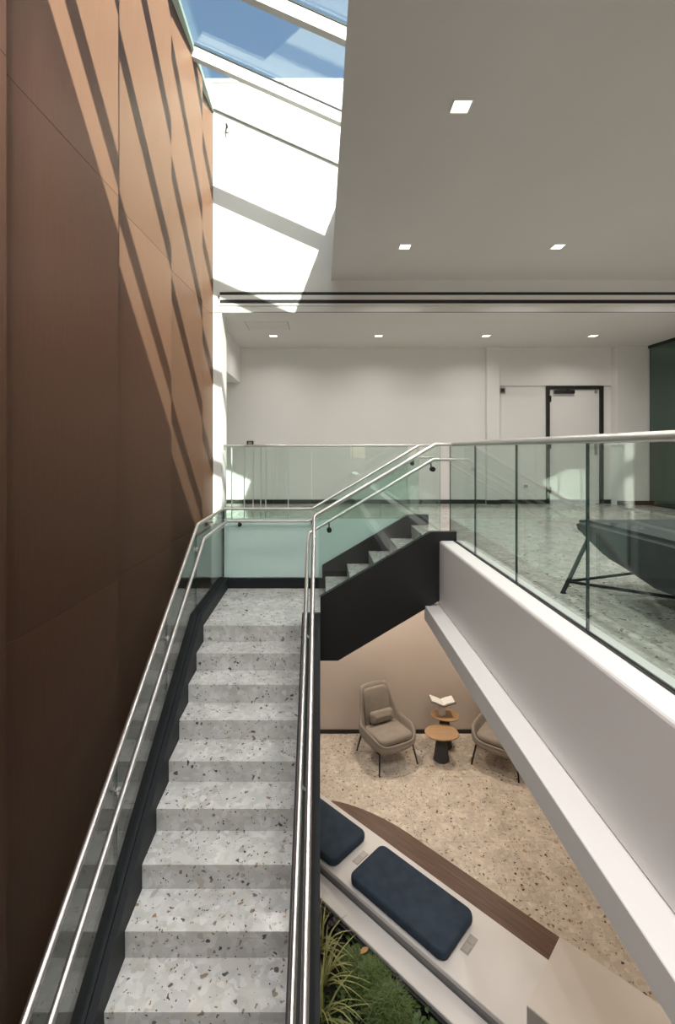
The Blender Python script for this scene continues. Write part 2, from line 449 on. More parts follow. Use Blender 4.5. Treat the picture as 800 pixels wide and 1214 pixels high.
# ceiling over the gallery: soffit with splayed light well side
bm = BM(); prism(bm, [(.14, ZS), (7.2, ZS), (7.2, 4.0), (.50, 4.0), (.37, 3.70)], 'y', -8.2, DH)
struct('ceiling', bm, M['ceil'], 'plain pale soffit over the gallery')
bm = BM(); box(bm, XW - .3, .6, -8.2, .62, 3.7, 3.78); prism(bm, [(XW - .3, 3.78), (.48, 3.78), (.48, zsky(.48)), (XW - .3, zsky(XW - .3))], 'y', .58, .62); struct('ceiling.004', bm, M['ceil'])  # unseen ceiling added to carry the fill lamps and cut off the sun
# enclosing walls behind and beside the camera; the windows are added to let daylight in
bm = BM()
box(bm, -2.2, -1.44, -8.2, -8.0, ZLOW, 4.6); box(bm, -1.44, 7.2, -8.2, -8.0, ZS - .1, 4.6); box(bm, -1.44, 7.2, -8.2, -8.0, ZLOW, -.4); box(bm, -1.44, 1.30, -8.2, -8.0, -.4, ZS - .1)
struct('wall_front', bm, M['white'])
wn = empty('window_added', 4.2, -8.1, -.4); wn['kind'] = 'structure'
for k in range(4):
    x = 1.37 + k * 1.407
    bm = BM(); box(bm, x, x + .05, -8.16, -8.04, -.4, ZS - .1); obj('mullion', bm, M['dark'], wn)
    for a, b in ((-.39, ZS - .11),):
        obj('pane', pane([(x + .06, a), (x + 1.40, a), (x + 1.40, b), (x + .06, b)], 'y', -8.11, -8.10), [M['skyglass'], M['glass_edge']], wn)
bm = BM()
box(bm, 7.0, 7.2, -8.0, 9.0, ZLOW, 4.0)
struct('wall_right', bm, M['white'])

# brown wall: backing + saw-tooth panels (far edge of each panel stands proud)
bm = BM(); box(bm, -1.75, -1.56, -8.2, DH + .3, ZLOW - .012, 4.56)
wl = struct('wall_left', bm, M['dark'], 'tall brown panelled wall')
zr = [4.56, 1.80, -.94, -3.68, ZLOW]
for k in range(-9, 5):
    d0, d1 = 2.165 + (k - 1) * 1.197, 2.165 + k * 1.197
    if d0 > DH: continue
    xe = XW
    if d1 > DH:
        xe = XW - .075 * (d1 - DH) / 1.197 * 0.2; d1 = DH - .002
    for a, b in zip(zr, zr[1:]):
        bm = BM()
        prism(bm, [(-1.515, d0 + .004), (xe, d1), (xe - .03, d1), (-1.545, d0 + .004)], 'z', b + .0015, a - .0015)
        obj('panel', bm, M['brown'], wl)

# skylight
sk = empty('window_1', -.5, 3, 4.2); tag(sk, 'sloping glass skylight with white mullions', kind='structure')
md = [.66, 1.14, 2.21, 3.27, 4.32, 5.40]
for a, b in zip(md, md[1:] + [DH]):
    bm = BM()
    A, B = (XW - .03, zsky(XW - .03)), (.46, zsky(.46))
    v = []
    for dd in (a + .012, b - .012 if b < DH else b):
        for (x, z) in (A, B):
            for off in (0, .02): v.append(bm.verts.new((x, dd, z + off)))
    for f, mi in (((0, 2, 6, 4), 0), ((1, 3, 7, 5), 0), ((0, 1, 3, 2), 1), ((4, 5, 7, 6), 1), ((0, 1, 5, 4), 1), ((2, 3, 7, 6), 1)):
        bm.faces.new([v[i] for i in f]).material_index = mi
    obj('pane', bm, [M['skyglass'], M['glass_edge']], sk)
for d in md:
    bm = BM(); h = .15
    prism(bm, [(XW - .03, zsky(XW - .03) - .004), (.46, zsky(.46) - .004), (.46, zsky(.46) - h), (XW - .03, zsky(XW - .03) - h)], 'y', d - .038, d + .038)
    mu = obj('mullion', bm, M['white'], sk)
    bm = BM(); prism(bm, [(XW - .03, zsky(XW - .03) + .022), (.46, zsky(.46) + .022), (.46, zsky(.46) - .003), (XW - .03, zsky(XW - .03) - .003)], 'y', d - .011, d + .011)
    for e in (-1, 1): prism(bm, [(XW - .03, zsky(XW - .03) - .004), (.46, zsky(.46) - .004), (.46, zsky(.46) - .022), (XW - .03, zsky(XW - .03) - .022)], 'y', d + e * .0385, d + e * .044)
    obj('gasket', bm, M['dark'], mu)['kind'] = 'stuff'
bm = BM(); prism(bm, [(XW - .01, zsky(XW - .01) - .0), (.46, zsky(.46) - .0), (.46, zsky(.46) - .035), (XW - .01, zsky(XW - .01) - .035)], 'y', DH - .03, DH - .001)
obj('edge_frame', bm, M['grey'], sk)

bm = BM(); box(bm, XW - .09, XW + .004, .63, DH - .001, 4.53, 4.598); obj('edge_frame', bm, M['edge_pale'], sk)
# linear air diffuser in the header
r = empty('linear_diffuser', 2, DH, 1.93); tag(r, 'long white linear air diffuser with two black slots along the header', 'diffuser')
bm = BM(); box(bm, -1.375, 7.0, DH - .012, DH, 1.925, 1.953); box(bm, -1.375, 7.0, DH - .012, DH, 2.004, 2.066); box(bm, -1.375, 7.0, DH - .012, DH, 2.108, 2.125); box(bm, -1.375, -1.357, DH - .012, DH, 1.953, 2.108)
obj('frame', bm, M['white'], r)
for a, b in ((1.953, 2.004), (2.066, 2.108)):
    bm = BM(); box(bm, -1.357, 7.0, DH - .003, DH, a, b); obj('slot', bm, M['black'], r)
bm = BM(); box(bm, XW, 7.0, DH - .006, DH, ZC, ZC + .012); struct('trim_7', bm, M['grey'])

# access hatch in the upper room ceiling
r = empty('access_panel', -.785, 7.03, ZC); tag(r, 'flush square access hatch in the upper room ceiling near the left passage', 'hatch')
bm = BM(); box(bm, -1.09, -.48, 6.80, 7.26, ZC - .004, ZC); obj('hatch_lid', bm, M['ceil'], r)
bm = BM(); box(bm, -1.10, -1.09, 6.79, 7.27, ZC - .003, ZC); obj('joint', bm, M['grey'], r)
bm = BM(); box(bm, -.48, -.47, 6.79, 7.27, ZC - .003, ZC); obj('joint', bm, M['grey'], r)

# glass partition at far right
r = empty('glass_partition', 5.84, 7.4, ZUP); tag(r, 'dark green glass partition with a black head frame at the far right', 'partition')
for a, b in ((6.68, 7.52), (7.53, 8.37)):
    obj('glass_panel', pane([(a, ZUP + .03), (b, ZUP + .03), (b, ZC - .05), (a, ZC - .05)], 'x', 5.83, 5.845), [M['darkglass'], M['glass_edge']], r)
bm = BM(); box(bm, 5.82, 5.855, 6.66, 8.40, ZC - .05, ZC); box(bm, 5.82, 5.855, 6.66, 8.40, ZUP, ZUP + .03); obj('head_frame', bm, M['black'], r)
bm = BM(); box(bm, 6.6, 6.7, 6.66, 8.6, ZUP, ZC); struct('wall_store', bm, M['grey'])

# ================================================================== LIGHTS
def lamp(parent, e, col, size=.12, spread=150):
    l = bpy.data.lights.new('downlight_lamp', 'AREA'); l.shape = 'SQUARE'; l.size = size; l.energy = e; l.color = col; l.spread = radians(spread)
    o = bpy.data.objects.new('downlight_lamp', l); link(o, parent); o.location = (0, 0, -.03)
    return o
def downlight():
    r = empty('recessed_downlight', 0, 0, 0)
    bm = BM(); h = .068
    for (x0, x1, y0, y1) in ((-h, h, -h, -h + .012), (-h, h, h - .012, h), (-h, -h + .012, -h + .012, h - .012), (h - .012, h, -h + .012, h - .012)):
        box(bm, x0, x1, y0, y1, -.006, 0)
    obj('trim_ring', bm, M['white'], r, world=False)
    bm = BM(); box(bm, -h + .012, h - .012, -h + .012, h - .012, -.0025, 0); obj('lens', bm, M['led'], r, world=False)
    return r
dl0 = downlight()
def put_light(x, d, z, label, group, e, col, first=[True]):
    if first[0]: r = dl0; first[0] = False
    else:
        r = dl0.copy(); COL.objects.link(r)
        for ch in list(dl0.children):
            if ch.type != 'MESH': continue
            c = ch.copy(); COL.objects.link(c); c.parent = r
    r.location = (x, d, z + EYE); tag(r, label, 'downlight', group)
    lamp(r, e, col)
    return r
WARM, SOFT = (1.0, .86, .71), (1.0, .95, .90)
for x, d, lb in ((.93, 3.13, 'nearest and largest square downlight in the gallery soffit'), (.946, 5.30, 'square downlight at the far left of the gallery soffit'),
                 (2.66, 5.30, 'square downlight at the far right of the gallery soffit')):
    put_light(x, d, ZS, lb, 'downlights in the gallery soffit', LAMP_UP, SOFT)
for x, d in ((2.66, 3.13), (4.4, 3.13), (4.4, 5.30), (.93, .96), (2.66, .96), (4.4, .96), (2.66, -1.2), (4.4, -1.2)):
    put_light(x, d, ZS, 'square downlight in the gallery soffit outside the photo', 'unseen gallery downlights', LAMP_UP, SOFT)
for x in (-1.0, -.6, -.2):  # unseen fill lamps added to brighten the stairs and slab face
    for d in (-.35, .25):
        put_light(x, d, 3.7, 'added square fill lamp in the stair hall ceiling behind the viewpoint', 'added unseen stair hall fill lamps', HALL_FILL, (1.0, .965, .935))
for x, lb in ((-.765, 'first small downlight from the left in the upper room ceiling'), (.94, 'second small downlight from the left in the upper room ceiling'),
              (2.68, 'third small downlight from the left in the upper room ceiling'), (4.41, 'rightmost small downlight in the upper room ceiling, before the door')):
    put_light(x, 7.65, ZC, lb, 'downlights in the upper room ceiling', LAMP_UP * .42, (1.0, .95, .89))
for x, d in ((1.9, 5.4), (1.9, 3.2), (3.8, 5.4), (3.8, 3.2), (.9, 7.2), (2.4, 7.2), (-.5, 7.2)):
    put_light(x, d, -1.80, 'square downlight in the lower lounge ceiling hidden by the slab', 'lower lounge downlights', LAMP_LOW * (1.9 if d > 7 else .9), WARM)

# ================================================================== STAIRCASE
st = empty('staircase', -.7, 4.9, ZLOW); tag(st, 'grey terrazzo staircase with charcoal steel stringers turning right at a landing', 'stairs')
XL, XR = -1.21, -.19
D0 = 4.876
for k in range(1, 17):
    z = ZLAND - k * RISE; d = D0 - k * GO
    bm = BM(); box(bm, XL + .002, XR - .002, d, d + GO + .018, z - .04, z); obj('tread', bm, M['stair'], st)
for k in range(0, 17):
    z = ZLAND - k * RISE; d = D0 - k * GO
    bm = BM(); box(bm, XL + .002, XR - .002, d + .002, d + .02, z - RISE + .0005, z - .0405); obj('riser', bm, M['stair'], st)
# landing
bm = BM(); prism(bm, [(XL + .002, D0), (XR - .002, D0), (XR - .002, 4.98), (.075, 4.98), (.075, 6.17), (XL + .002, 6.17)], 'z', ZLAND - .04, ZLAND); obj('landing_slab', bm, M['stair'], st)
# second flight
DN, DF = 4.98, 6.14
for k in range(1, 5):
    x = .06 + (k - 1) * GO; z = ZLAND + k * RISE
    bm = BM(); box(bm, x, x + GO + .018, DN, DF, z - .04, z, .003, 1); obj('tread', bm, M['stair'], st)
for k in range(1, 6):
    x = .06 + (k - 1) * GO; z = ZLAND + k * RISE
    bm = BM(); box(bm, x + .002, x + .018, DN, DF, z - RISE + .0005, z - .0405 if k < 5 else z - .001); obj('riser', bm, M['stair'], st)
# stringers
SL = RISE / GO
def ztop(d): return ZLAND + .13 + (min(d, D0 - .03) - (D0 - .03)) * SL
dbot = .35
def side_profile(th):
    return [(dbot, ztop(dbot)), (D0 - .03, ZLAND + .13), (6.25, ZLAND + .13), (6.25, -2.2), (4.95, -2.2), (dbot + .2, ZLOW), (dbot, ZLOW)]
bm = BM(); prism(bm, side_profile(0), 'x', XL - .125, XL); obj('stringer', bm, M['dark'], st)
bm = BM(); prism(bm, [(dbot, ztop(dbot)), (D0 - .03, ZLAND + .13), (4.895, ZLAND + .13), (4.895, -2.2), (4.8, -2.2), (dbot + .2, ZLOW), (dbot, ZLOW)], 'x', XR, -.004); obj('stringer', bm, M['dark'], st)
ZKN = ZUP + .136; XK = 1.145
prof2 = [(-.004, ZKN - (XK + .004) * SL), (XK, ZKN), (1.41, ZKN), (1.41, ZKN - .1), (1.232, ZKN - .1), (1.232, -1.575), (.18, -2.2), (-.004, -2.2)]
bm = BM(); prism(bm, prof2, 'y', 4.90, 4.975); obj('stringer', bm, M['black'], st)
prof3 = [(.02, ZKN - (XK - .02) * SL), (XK, ZKN), (1.41, ZKN), (1.41, ZUP + .002), (1.245, ZUP + .002), (1.245, -1.7), (.18, -2.2), (-1.21, -2.2), (-1.21, ZLAND + .11), (.02, ZLAND + .11)]
bm = BM(); prism(bm, prof3, 'y', 6.175, 6.25); obj('stringer', bm, M['dark'], st)
# glass shoes on the stringer tops (slim raised channels)
bm = BM(); prism(bm, [(dbot, ztop(dbot)), (D0 - .03, ZLAND + .13), (6.17, ZLAND + .13), (6.17, ZLAND + .15), (D0 - .035, ZLAND + .15), (dbot, ztop(dbot) + .022)], 'x', XL - .118, XL - .045); obj('glass_shoe', bm, M['dark'], st)
bm = BM(); prism(bm, [(-.004, -2.19), (.18, -2.19), (1.225, -1.57), (1.225, -1.55), (.175, -2.17), (-.004, -2.17)], 'y', 4.976, 6.174); obj('soffit_plate', bm, M['black'], st)

# ================================================================== BALUSTRADES
G = [M['glass'], M['glass_edge']]
RR = .019
def zr_(d): return -.79 + (d - 4.9) * SL            # top rail on the lower flight
def zh_(d): return -.936 + (d - 4.9) * SL           # hand rail
# 1 left side of the lower flight and landing
b1 = empty('stair_balustrade', -1.28, 3, ZLOW); tag(b1, 'clear glass balustrade with twin steel rails along the brown wall', 'balustrade')
XG = -1.28
jd = [.55, 1.99, 2.957, 3.92, 4.84]
for a, b in zip(jd, jd[1:]):
    pts = [(a + .004, ztop(a) + .02), (b - .004, ztop(b) + .02), (b - .004, zr_(b) - .02), (a + .004, zr_(a) - .02)]
    obj('glass_panel', pane(pts, 'x', XG - .006, XG + .006), G, b1)
obj('glass_panel', pane([(4.848, ZLAND + .15), (6.19, ZLAND + .15), (6.19, -.81), (4.9, -.81), (4.848, zr_(4.848) - .02)], 'x', XG - .006, XG + .006), G, b1)
bm = BM(); tube(bm, [(XG, .3, zr_(.3)), (XG, 4.9, -.79), (XG, 6.2, -.79)], RR); obj('top_rail', bm, M['steel'], b1, 'auto')
XH = -1.212
bm = BM(); tube(bm, [(XH, .3, zh_(.3)), (XH, 4.9, -.936), (XH, 6.09, -.936)], RR * .95); obj('handrail', bm, M['steel'], b1, 'auto')
for d in jd[1:] + [5.95]:
    z = zh_(min(d, 4.9))
    bm = BM(); tube(bm, [(XG - .02, d, z - .06), (XG + .04, d, z - .06), (XH - .005, d, z - .045), (XH, d, z - .015)], .008, 8)
    tube(bm, [(XG + .006, d, z - .06), (XG + .016, d, z - .06)], .024, 14); tube(bm, [(XG - .016, d, z - .06), (XG - .006, d, z - .06)], .024, 14)
    obj('bracket', bm, M['steel'], b1, 'auto')
# 2 inner side: lower flight right side then up the second flight, near side
b2 = empty('stair_balustrade', -.07, 3, ZLOW); tag(b2, 'glass balustrade with twin steel rails on the open side, rising over the black stringer', 'balustrade')
XI, XIH = -.07, -.13
for a, b in zip(jd, jd[1:]):
    pts = [(a + .004, ztop(a)), (b - .004, ztop(b)), (b - .004, zr_(b) - .02), (a + .004, zr_(a) - .02)]
    obj('glass_panel', pane(pts, 'x', XI - .006, XI + .006), G, b2)
def zt2(x): return .044 + (min(x, 1.2) - 1.2) * SL
def zst(x): return ZKN + (min(x, XK) - XK) * SL
for a, b in ((-.02, .62), (.628, 1.25)):
    pts = [(a, zst(a)), (b, zst(b)) if b < XK else (XK, zst(XK))] + ([(b, ZKN)] if b > XK else []) + [(b, zt2(b) - .02)] + ([(1.2, zt2(1.2) - .02)] if b > 1.2 else []) + [(a, zt2(a) - .02)]
    obj('glass_panel', pane(pts, 'y', 4.934, 4.946), G, b2)
bm = BM(); tube(bm, [(XI, .3, zr_(.3)), (XI, 4.84, zr_(4.84)), (XI, 4.93, -.715), (-.045, 4.94, zt2(-.045)), (1.2, 4.94, .044), (1.40, 4.94, .046)], RR); obj('top_rail', bm, M['steel'], b2, 'auto')
zh2 = lambda x: -.116 + (min(x, 1.2) - 1.2) * SL
bm = BM(); tube(bm, [(XIH, .3, zh_(.3)), (XIH, 4.84, zh_(4.84)), (XIH + .01, 4.96, -.89), (-.06, 5.02, zh2(-.06)), (1.2, 5.02, -.116), (1.43, 5.02, -.116)], RR * .95); obj('handrail', bm, M['steel'], b2, 'auto')
for d in jd[1:]:
    z = zh_(d)
    bm = BM(); tube(bm, [(XI + .015, d, z - .05), (XI - .03, d, z - .05), (XIH, d, z - .015)], .008, 8); tube(bm, [(XI - .018, d, z - .05), (XI - .006, d, z - .05)], .022, 14); obj('bracket', bm, M['steel'], b2, 'auto')
for x in (.09, 1.17):
    z = zh2(x)
    bm = BM(); tube(bm, [(x, 4.93, z - .08), (x, 4.99, z - .08), (x, 5.02, z - .015)], .008, 8); tube(bm, [(x, 4.946, z - .08), (x, 4.972, z - .08)], .026, 14); tube(bm, [(x, 4.915, z - .08), (x, 4.934, z - .08)], .026, 14); obj('bracket', bm, M['dark'], b2, 'auto')
# 3 back of the landing and far side of the second flight
b3 = empty('stair_balustrade', 0, 6.22, ZLAND); tag(b3, 'pale teal frosted glass balustrade across the back of the landing', 'balustrade')
DG = 6.214
ZF = -.915
obj('frosted_panel', pane([(-1.27, ZLAND + .135), (-.115, ZLAND + .135), (-.115, ZF), (-1.27, ZF)], 'y', DG - .006, DG + .006), [M['frost'], M['glass_edge']], b3)
obj('glass_panel', pane([(-1.27, ZF + .002), (-.115, ZF + .002), (-.115, -.81), (-1.27, -.81)], 'y', DG - .006, DG + .006), G, b3)
xf = XK + (ZF - ZKN) / SL
obj('frosted_panel', pane([(-.107, ZLAND + .135), (.06, ZLAND + .135), (xf, ZF), (-.107, ZF)], 'y', DG - .006, DG + .006), [M['frost'], M['glass_edge']], b3)
obj('glass_panel', pane([(-.107, ZF + .002), (xf + .003, ZF + .002), (XK, ZKN), (1.29, ZKN), (1.29, .02), (-.107, -.81)], 'y', DG - .006, DG + .006), G, b3)
bm = BM(); tube(bm, [(-1.28, 6.205, -.79), (-.11, DG, -.79), (1.295, DG, .044), (1.44, DG, .044)], RR * .9); obj('top_rail', bm, M['steel'], b3, 'auto')
bm = BM(); tube(bm, [(XH + .006, 6.10, -.936), (-.16, 6.10, -.936), (1.24, 6.10, -.11), (1.45, 6.10, -.11)], RR * .9); obj('handrail', bm, M['steel'], b3, 'auto')
for x, z in ((-1.06, -.936), (-.10, -.90), (1.2, -.135)):
    bm = BM(); tube(bm, [(x, DG - .006, z - .06), (x, 6.13, z - .06), (x, 6.10, z - .015)], .008, 8); tube(bm, [(x, DG - .03, z - .06), (x, DG - .006, z - .06)], .026, 14); obj('bracket', bm, M['dark'], b3, 'auto')
bm = BM(); box(bm, -1.30, -1.268, DG - .02, DG + .02, ZLAND + .15, -.82); obj('corner_post', bm, M['dark'], b3)
# 4 guard at the edge of the upper corridor
b4 = empty('glass_guard', 0, 6.34, ZUP); tag(b4, 'level glass guard with thin white vertical lines along the upper corridor edge', 'balustrade')
DGd = 6.33
xs = [-1.285, -.12, 1.17]
for a, b in zip(xs, xs[1:]):
    obj('glass_panel', pane([(a + .004, ZUP + .01), (b - .004, ZUP + .01), (b - .004, .03), (a + .004, .03)], 'y', DGd - .006, DGd + .006), G, b4)
bm = BM(); tube(bm, [(-1.285, DGd, -.02), (-1.285, DGd, .04), (1.44, DGd, .045)], .015); obj('top_rail', bm, M['steel'], b4, 'auto')
for px in (274.7, 289.5, 300, 309, 315, 341.6):  # made-up rods standing in for white vertical lines in the glass
    x = (px - 380) / 560 * 6.345
    bm = BM(); box(bm, x - .006, x + .006, DGd + .008, DGd + .022, ZUP, .03); obj('line_rod', bm, M['white'], b4)
bm = BM(); box(bm, -1.285, 1.17, DGd - .02, DGd + .025, ZUP, ZUP + .012); obj('base_channel', bm, M['steel'], b4)
# 5 gallery guard on the white kerb
b5 = empty('glass_guard', 1.385, 2, ZUP); tag(b5, 'long clear glass guard with steel cap rail on the white kerb at right', 'balustrade')
gj = [5.06, 4.23, 3.34, 2.45, 1.56, .67, -.22, -1.11, -2.0]
for b, a in zip(gj, gj[1:]):
    obj('glass_panel', pane([(a + .006, -.955), (b - .006, -.955), (b - .006, .04), (a + .006, .04)], 'x', 1.379, 1.391), G, b5)
bm = BM(); tube(bm, [(1.385, 5.10, .05), (1.385, -2.0, .05)], .023, 16); obj('cap_rail', bm, M['steel'], b5, 'auto')
bm = BM(); box(bm, 1.371, 1.378, -2.0, 5.06, -.956, -.946); box(bm, 1.392, 1.399, -2.0, 5.06, -.956, -.946); obj('base_channel', bm, M['black'], b5)

# ================================================================== CHAISE on the upper floor
ch = empty('lounge_chaise', 2.2, 2.7, ZUP); tag(ch, 'dark charcoal low lounge chair on slender metal legs behind the gallery glass', 'chair')
bm = BM()
prism(bm, [(3.40, -.60), (3.45, -.53), (3.37, -.50), (1.2, -.47), (1.1, -.55), (1.15, -.76), (2.6, -.77), (3.1, -.71)], 'x', 1.84, 2.65)
bmesh.ops.bevel(bm, geom=bm.edges[:], offset=.03, segments=3, affect='EDGES'); obj('seat_body', bm, M['charcoal'], ch, 'auto')
bm = BM(); box(bm, 2.5, 2.72, 1.15, 3.3, -.55, -.40, .05, 3); obj('backrest', bm, M['charcoal'], ch, 'auto')
for (a, b) in (((1.68, 3.27, ZUP), (1.90, 3.34, -.62)), ((1.70, 1.15, ZUP), (1.86, 1.3, -.72)), ((2.75, 3.27, ZUP), (2.55, 3.25, -.64)), ((2.75, 1.15, ZUP), (2.55, 1.3, -.7))):
    bm = BM(); tube(bm, [a, (a[0], a[1], a[2] + .012), b], [.022, .014, .014], 10); obj('leg', bm, M['dark'], ch, 'auto')
for b in ((2.6, 3.3, -.82), (1.95, 2.5, -.80)):
    bm = BM(); tube(bm, [(1.715, 3.295, -.925), b], .010, 8); obj('stretcher', bm, M['dark'], ch, 'auto')

# ================================================================== LOWER LOUNGE
# ---- lounge chairs (built in local space: front is -y)
def lounge_chair():
    r = empty('lounge_chair', 0, 0, 0)
    NA, NR = 48, 9
    def rim(t):          # t: 0 front .. pi back .. 2pi
        c, s = cos(t), sin(t)
        bk = max(0.0, -c)                         # 1 at back
        e = .62
        x = .385 * math.copysign(abs(s) ** e, s)
        y = -.37 * math.copysign(abs(c) ** e, c)
        a = abs(((t + pi) % (2 * pi)) - pi)      # 0 front .. pi back
        def sm(a0, a1):
            u = min(1, max(0, (a - a0) / (a1 - a0))); return u * u * (3 - 2 * u)
        h = .385 + .11 * sm(.4, 1.5) + .43 * sm(1.88, 2.36)
        k = sm(1.8, 2.3)
        x *= 1 - .24 * k; y += .09 * k
        return Vector((x, y, h))
    bm = BM(); rings = []
    for i in range(NR):
        u = i / (NR - 1)
        ring = []
        for j in range(NA):
            R = rim(2 * pi * j / NA)
            base = Vector((R.x * .74, R.y * .74 if R.y < 0 else min(R.y, .37) * .74, .235))
            q = u ** .8
            v = base.lerp(R, q)
            bul = sin(pi * min(1, u * 1.15)) * .05 if u < .87 else 0
            n = Vector((R.x, R.y * .8, 0)); n = n.normalized() if n.length > 1e-5 else Vector()
            v += n * bul
            ring.append(bm.verts.new(v))
        rings.append(ring)
    # roll over the rim and go down the inside
    inn = []
    for (ins, dz) in ((.018, .012), (.042, .0), (.055, -.06)):
        ring = []
        for j in range(NA):
            R = rim(2 * pi * j / NA); n = Vector((R.x, R.y, 0)).normalized()
            ring.append(bm.verts.new(R - n * ins + Vector((0, 0, dz))))
        rings.append(ring)
    ring = []
    for j in range(NA):
        R = rim(2 * pi * j / NA); ring.append(bm.verts.new((R.x * .72, (R.y if R.y < 0 else min(R.y, .37)) * .72, .33)))
    rings.append(ring)
    for A, B in zip(rings, rings[1:]):
        for j in range(NA): bm.faces.new((A[j], A[(j + 1) % NA], B[(j + 1) % NA], B[j]))
    bm.faces.new(rings[0][::-1]); bm.faces.new(rings[-1])
    obj('shell', bm, M['taupe'], r, True, world=False)
    bm = BM(); soft_slab(bm, .285, .285, .10, .10, .04, .02, Matrix.Translation((0, -.035, .345)) @ Matrix.Rotation(radians(-4), 4, 'X')); obj('seat_cushion', bm, M['taupe'], r, True, world=False)
    bm = BM(); soft_slab(bm, .245, .29, .09, .075, .03, .015)
    for v in bm.verts: v.co.x *= 1 - .12 * (v.co.y + .29) / .58
    bmesh.ops.transform(bm, matrix=Matrix.Translation((0, .315, .615)) @ Matrix.Rotation(radians(76), 4, 'X'), verts=bm.verts[:])
    obj('back_cushion', bm, M['taupe'], r, True, world=False)
    bm = BM(); soft_slab(bm, .20, .085, .05, .10, .045, .01, Matrix.Translation((0, .19, .535)) @ Matrix.Rotation(radians(72), 4, 'X')); obj('lumbar_pillow', bm, M['taupe'], r, True, world=False)
    for sx in (-1, 1):
        for sy in (-1, 1):
            bm = BM(); tube(bm, [(sx * .328, sy * .323, 0), (sx * .285, sy * .26, .27)], [.010, .014], 10); obj('leg', bm, M['black'], r, True, world=False)
        bm = BM(); tube(bm, [(sx * .285, -.26, .262), (sx * .285, .26, .262)], .012, 8); obj('side_rail', bm, M['black'], r, True, world=False)
    return r
lc = lounge_chair()
def dup(root):
    r = root.copy(); COL.objects.link(r)
    for c in list(root.children):
        k = c.copy(); COL.objects.link(k); k.parent = r
        for g in c.children:
            s = g.copy(); COL.objects.link(s); s.parent = k
    return r
lc2 = dup(lc)
for o, x, d, rz, lb in ((lc, .99, 7.09, 25, 'taupe wool lounge chair with lumbar pillow standing left of the side tables, seen whole'),
                        (lc2, 2.67, 7.00, -36, 'taupe wool lounge chair right of the side tables, partly hidden by the white slab')):
    o.location = (x, d, 0); o.rotation_euler = (0, 0, radians(rz)); tag(o, lb, 'chair', 'taupe lounge chairs in the lower lounge')

# ---- side tables
def side_table(label, x, d, h, rx, ry, rz):
    r = empty('side_table', x, d, ZLOW, rz); tag(r, label, 'table', 'nesting side tables between the lounge chairs')
    bm = BM(); lathe(bm, [(.105, 0), (.115, .012), (.108, .06), (.075, h - .10), (.068, h - .03), (.09, h - .022)], 36); obj('base', bm, M['concrete'], r, 'auto', world=False)
    bm = BM()
    prof = [(.90, h - .022), (.985, h - .016), (1.0, h - .008), (.985, h)]
    rings = []
    for f, z in prof:
        rings.append([bm.verts.new((f * rx * math.copysign(abs(cos(a)) ** .85, cos(a)), f * ry * (1 + .12 * cos(a)) * math.copysign(abs(sin(a)) ** .85, sin(a)), z)) for a in (2 * pi * j / 48 for j in range(48))])
    for A, B in zip(rings, rings[1:]):
        for j in range(48): bm.faces.new((A[j], A[(j + 1) % 48], B[(j + 1) % 48], B[j]))
    bm.faces.new(rings[0][::-1]); bm.faces.new(rings[-1])
    obj('tabletop', bm, M['oak'], r, 'auto', world=False)
    return r
side_table('lower oak side table on a charcoal pedestal, in front of its taller twin', 1.80, 7.04, .41, .25, .20, radians(8))
side_table('taller oak side table on a charcoal pedestal, carrying the white vase', 1.93, 7.36, .49, .22, .17, radians(-5))
# ---- vase and open book on the taller table
vx, vd, vz = 1.89, 7.36, ZLOW + .49
va = empty('vase', vx, vd, vz); tag(va, 'small white ceramic vase on the taller side table under an open book', 'vase')
bm = BM(); lathe(bm, [(.048, vz), (.054, vz + .006), (.060, vz + .10), (.062, vz + .165), (.055, vz + .165), (.05, vz + .03)], 28, c=(vx, vd)); obj('body', bm, M['ceramic'], va, 'auto')
bk = empty('book', vx, vd, vz + .165); tag(bk, 'open black covered book with white pages lying on top of the white vase', 'book')
bz = vz + .166
bm = BM(); prism(bm, [(vx - .19, bz + .075), (vx, bz + .004), (vx + .19, bz + .06), (vx + .19, bz + .066), (vx, bz + .010), (vx - .19, bz + .081)], 'y', vd - .11, vd + .10); obj('cover', bm, M['black'], bk)
for s, e in ((-1, .081), (1, .066)):
    bm = BM(); prism(bm, [(vx + s * .002, bz + .0105), (vx + s * .18, bz + e - .003), (vx + s * .175, bz + e + .018), (vx + s * .06, bz + .055), (vx + s * .002, bz + .03)], 'y', vd - .10, vd + .09); obj('pages', bm, M['paper'], bk)

# ---- bench at 45 degrees: u along the bench, v across it
def uv(u, v): return ((u + v) * .7071, (v - u) * .7071)
def uvpoly(pts): return [uv(u, v) for u, v in pts]
ZBT = ZLOW + .45
be = empty('bench', *uv(-2.4, 3.7), ZLOW); tag(be, 'white marble bench with a walnut edge running diagonally along the planter', 'bench')
bm = BM(); prism(bm, uvpoly([(-4.9, 3.372), (-1.0, 3.372), (-1.0, 4.05), (-4.9, 4.05)]), 'z', ZBT - .04, ZBT); bmesh.ops.bevel(bm, geom=bm.edges[:], offset=.004, segments=2, affect='EDGES'); obj('marble_top', bm, M['marble'], be)
bm = BM(); prism(bm, uvpoly([(-4.9, 3.385), (-1.0, 3.385), (-1.0, 4.04), (-4.9, 4.04)]), 'z', ZLOW, ZBT - .0405); obj('body', bm, M['grey'], be)
wp = [(-1.0, 4.052), (-1.0, 4.315)]
for k in range(15):
    t = k / 14; wp.append((-2.95 - .95 * t, 4.052 + .265 * cos(t * pi / 2) ** .7 if t < 1 else 4.054))
bm = BM(); prism(bm, uvpoly(wp), 'z', ZLOW + .001, ZBT - .012); obj('wood_edge', bm, M['walnut'], be)
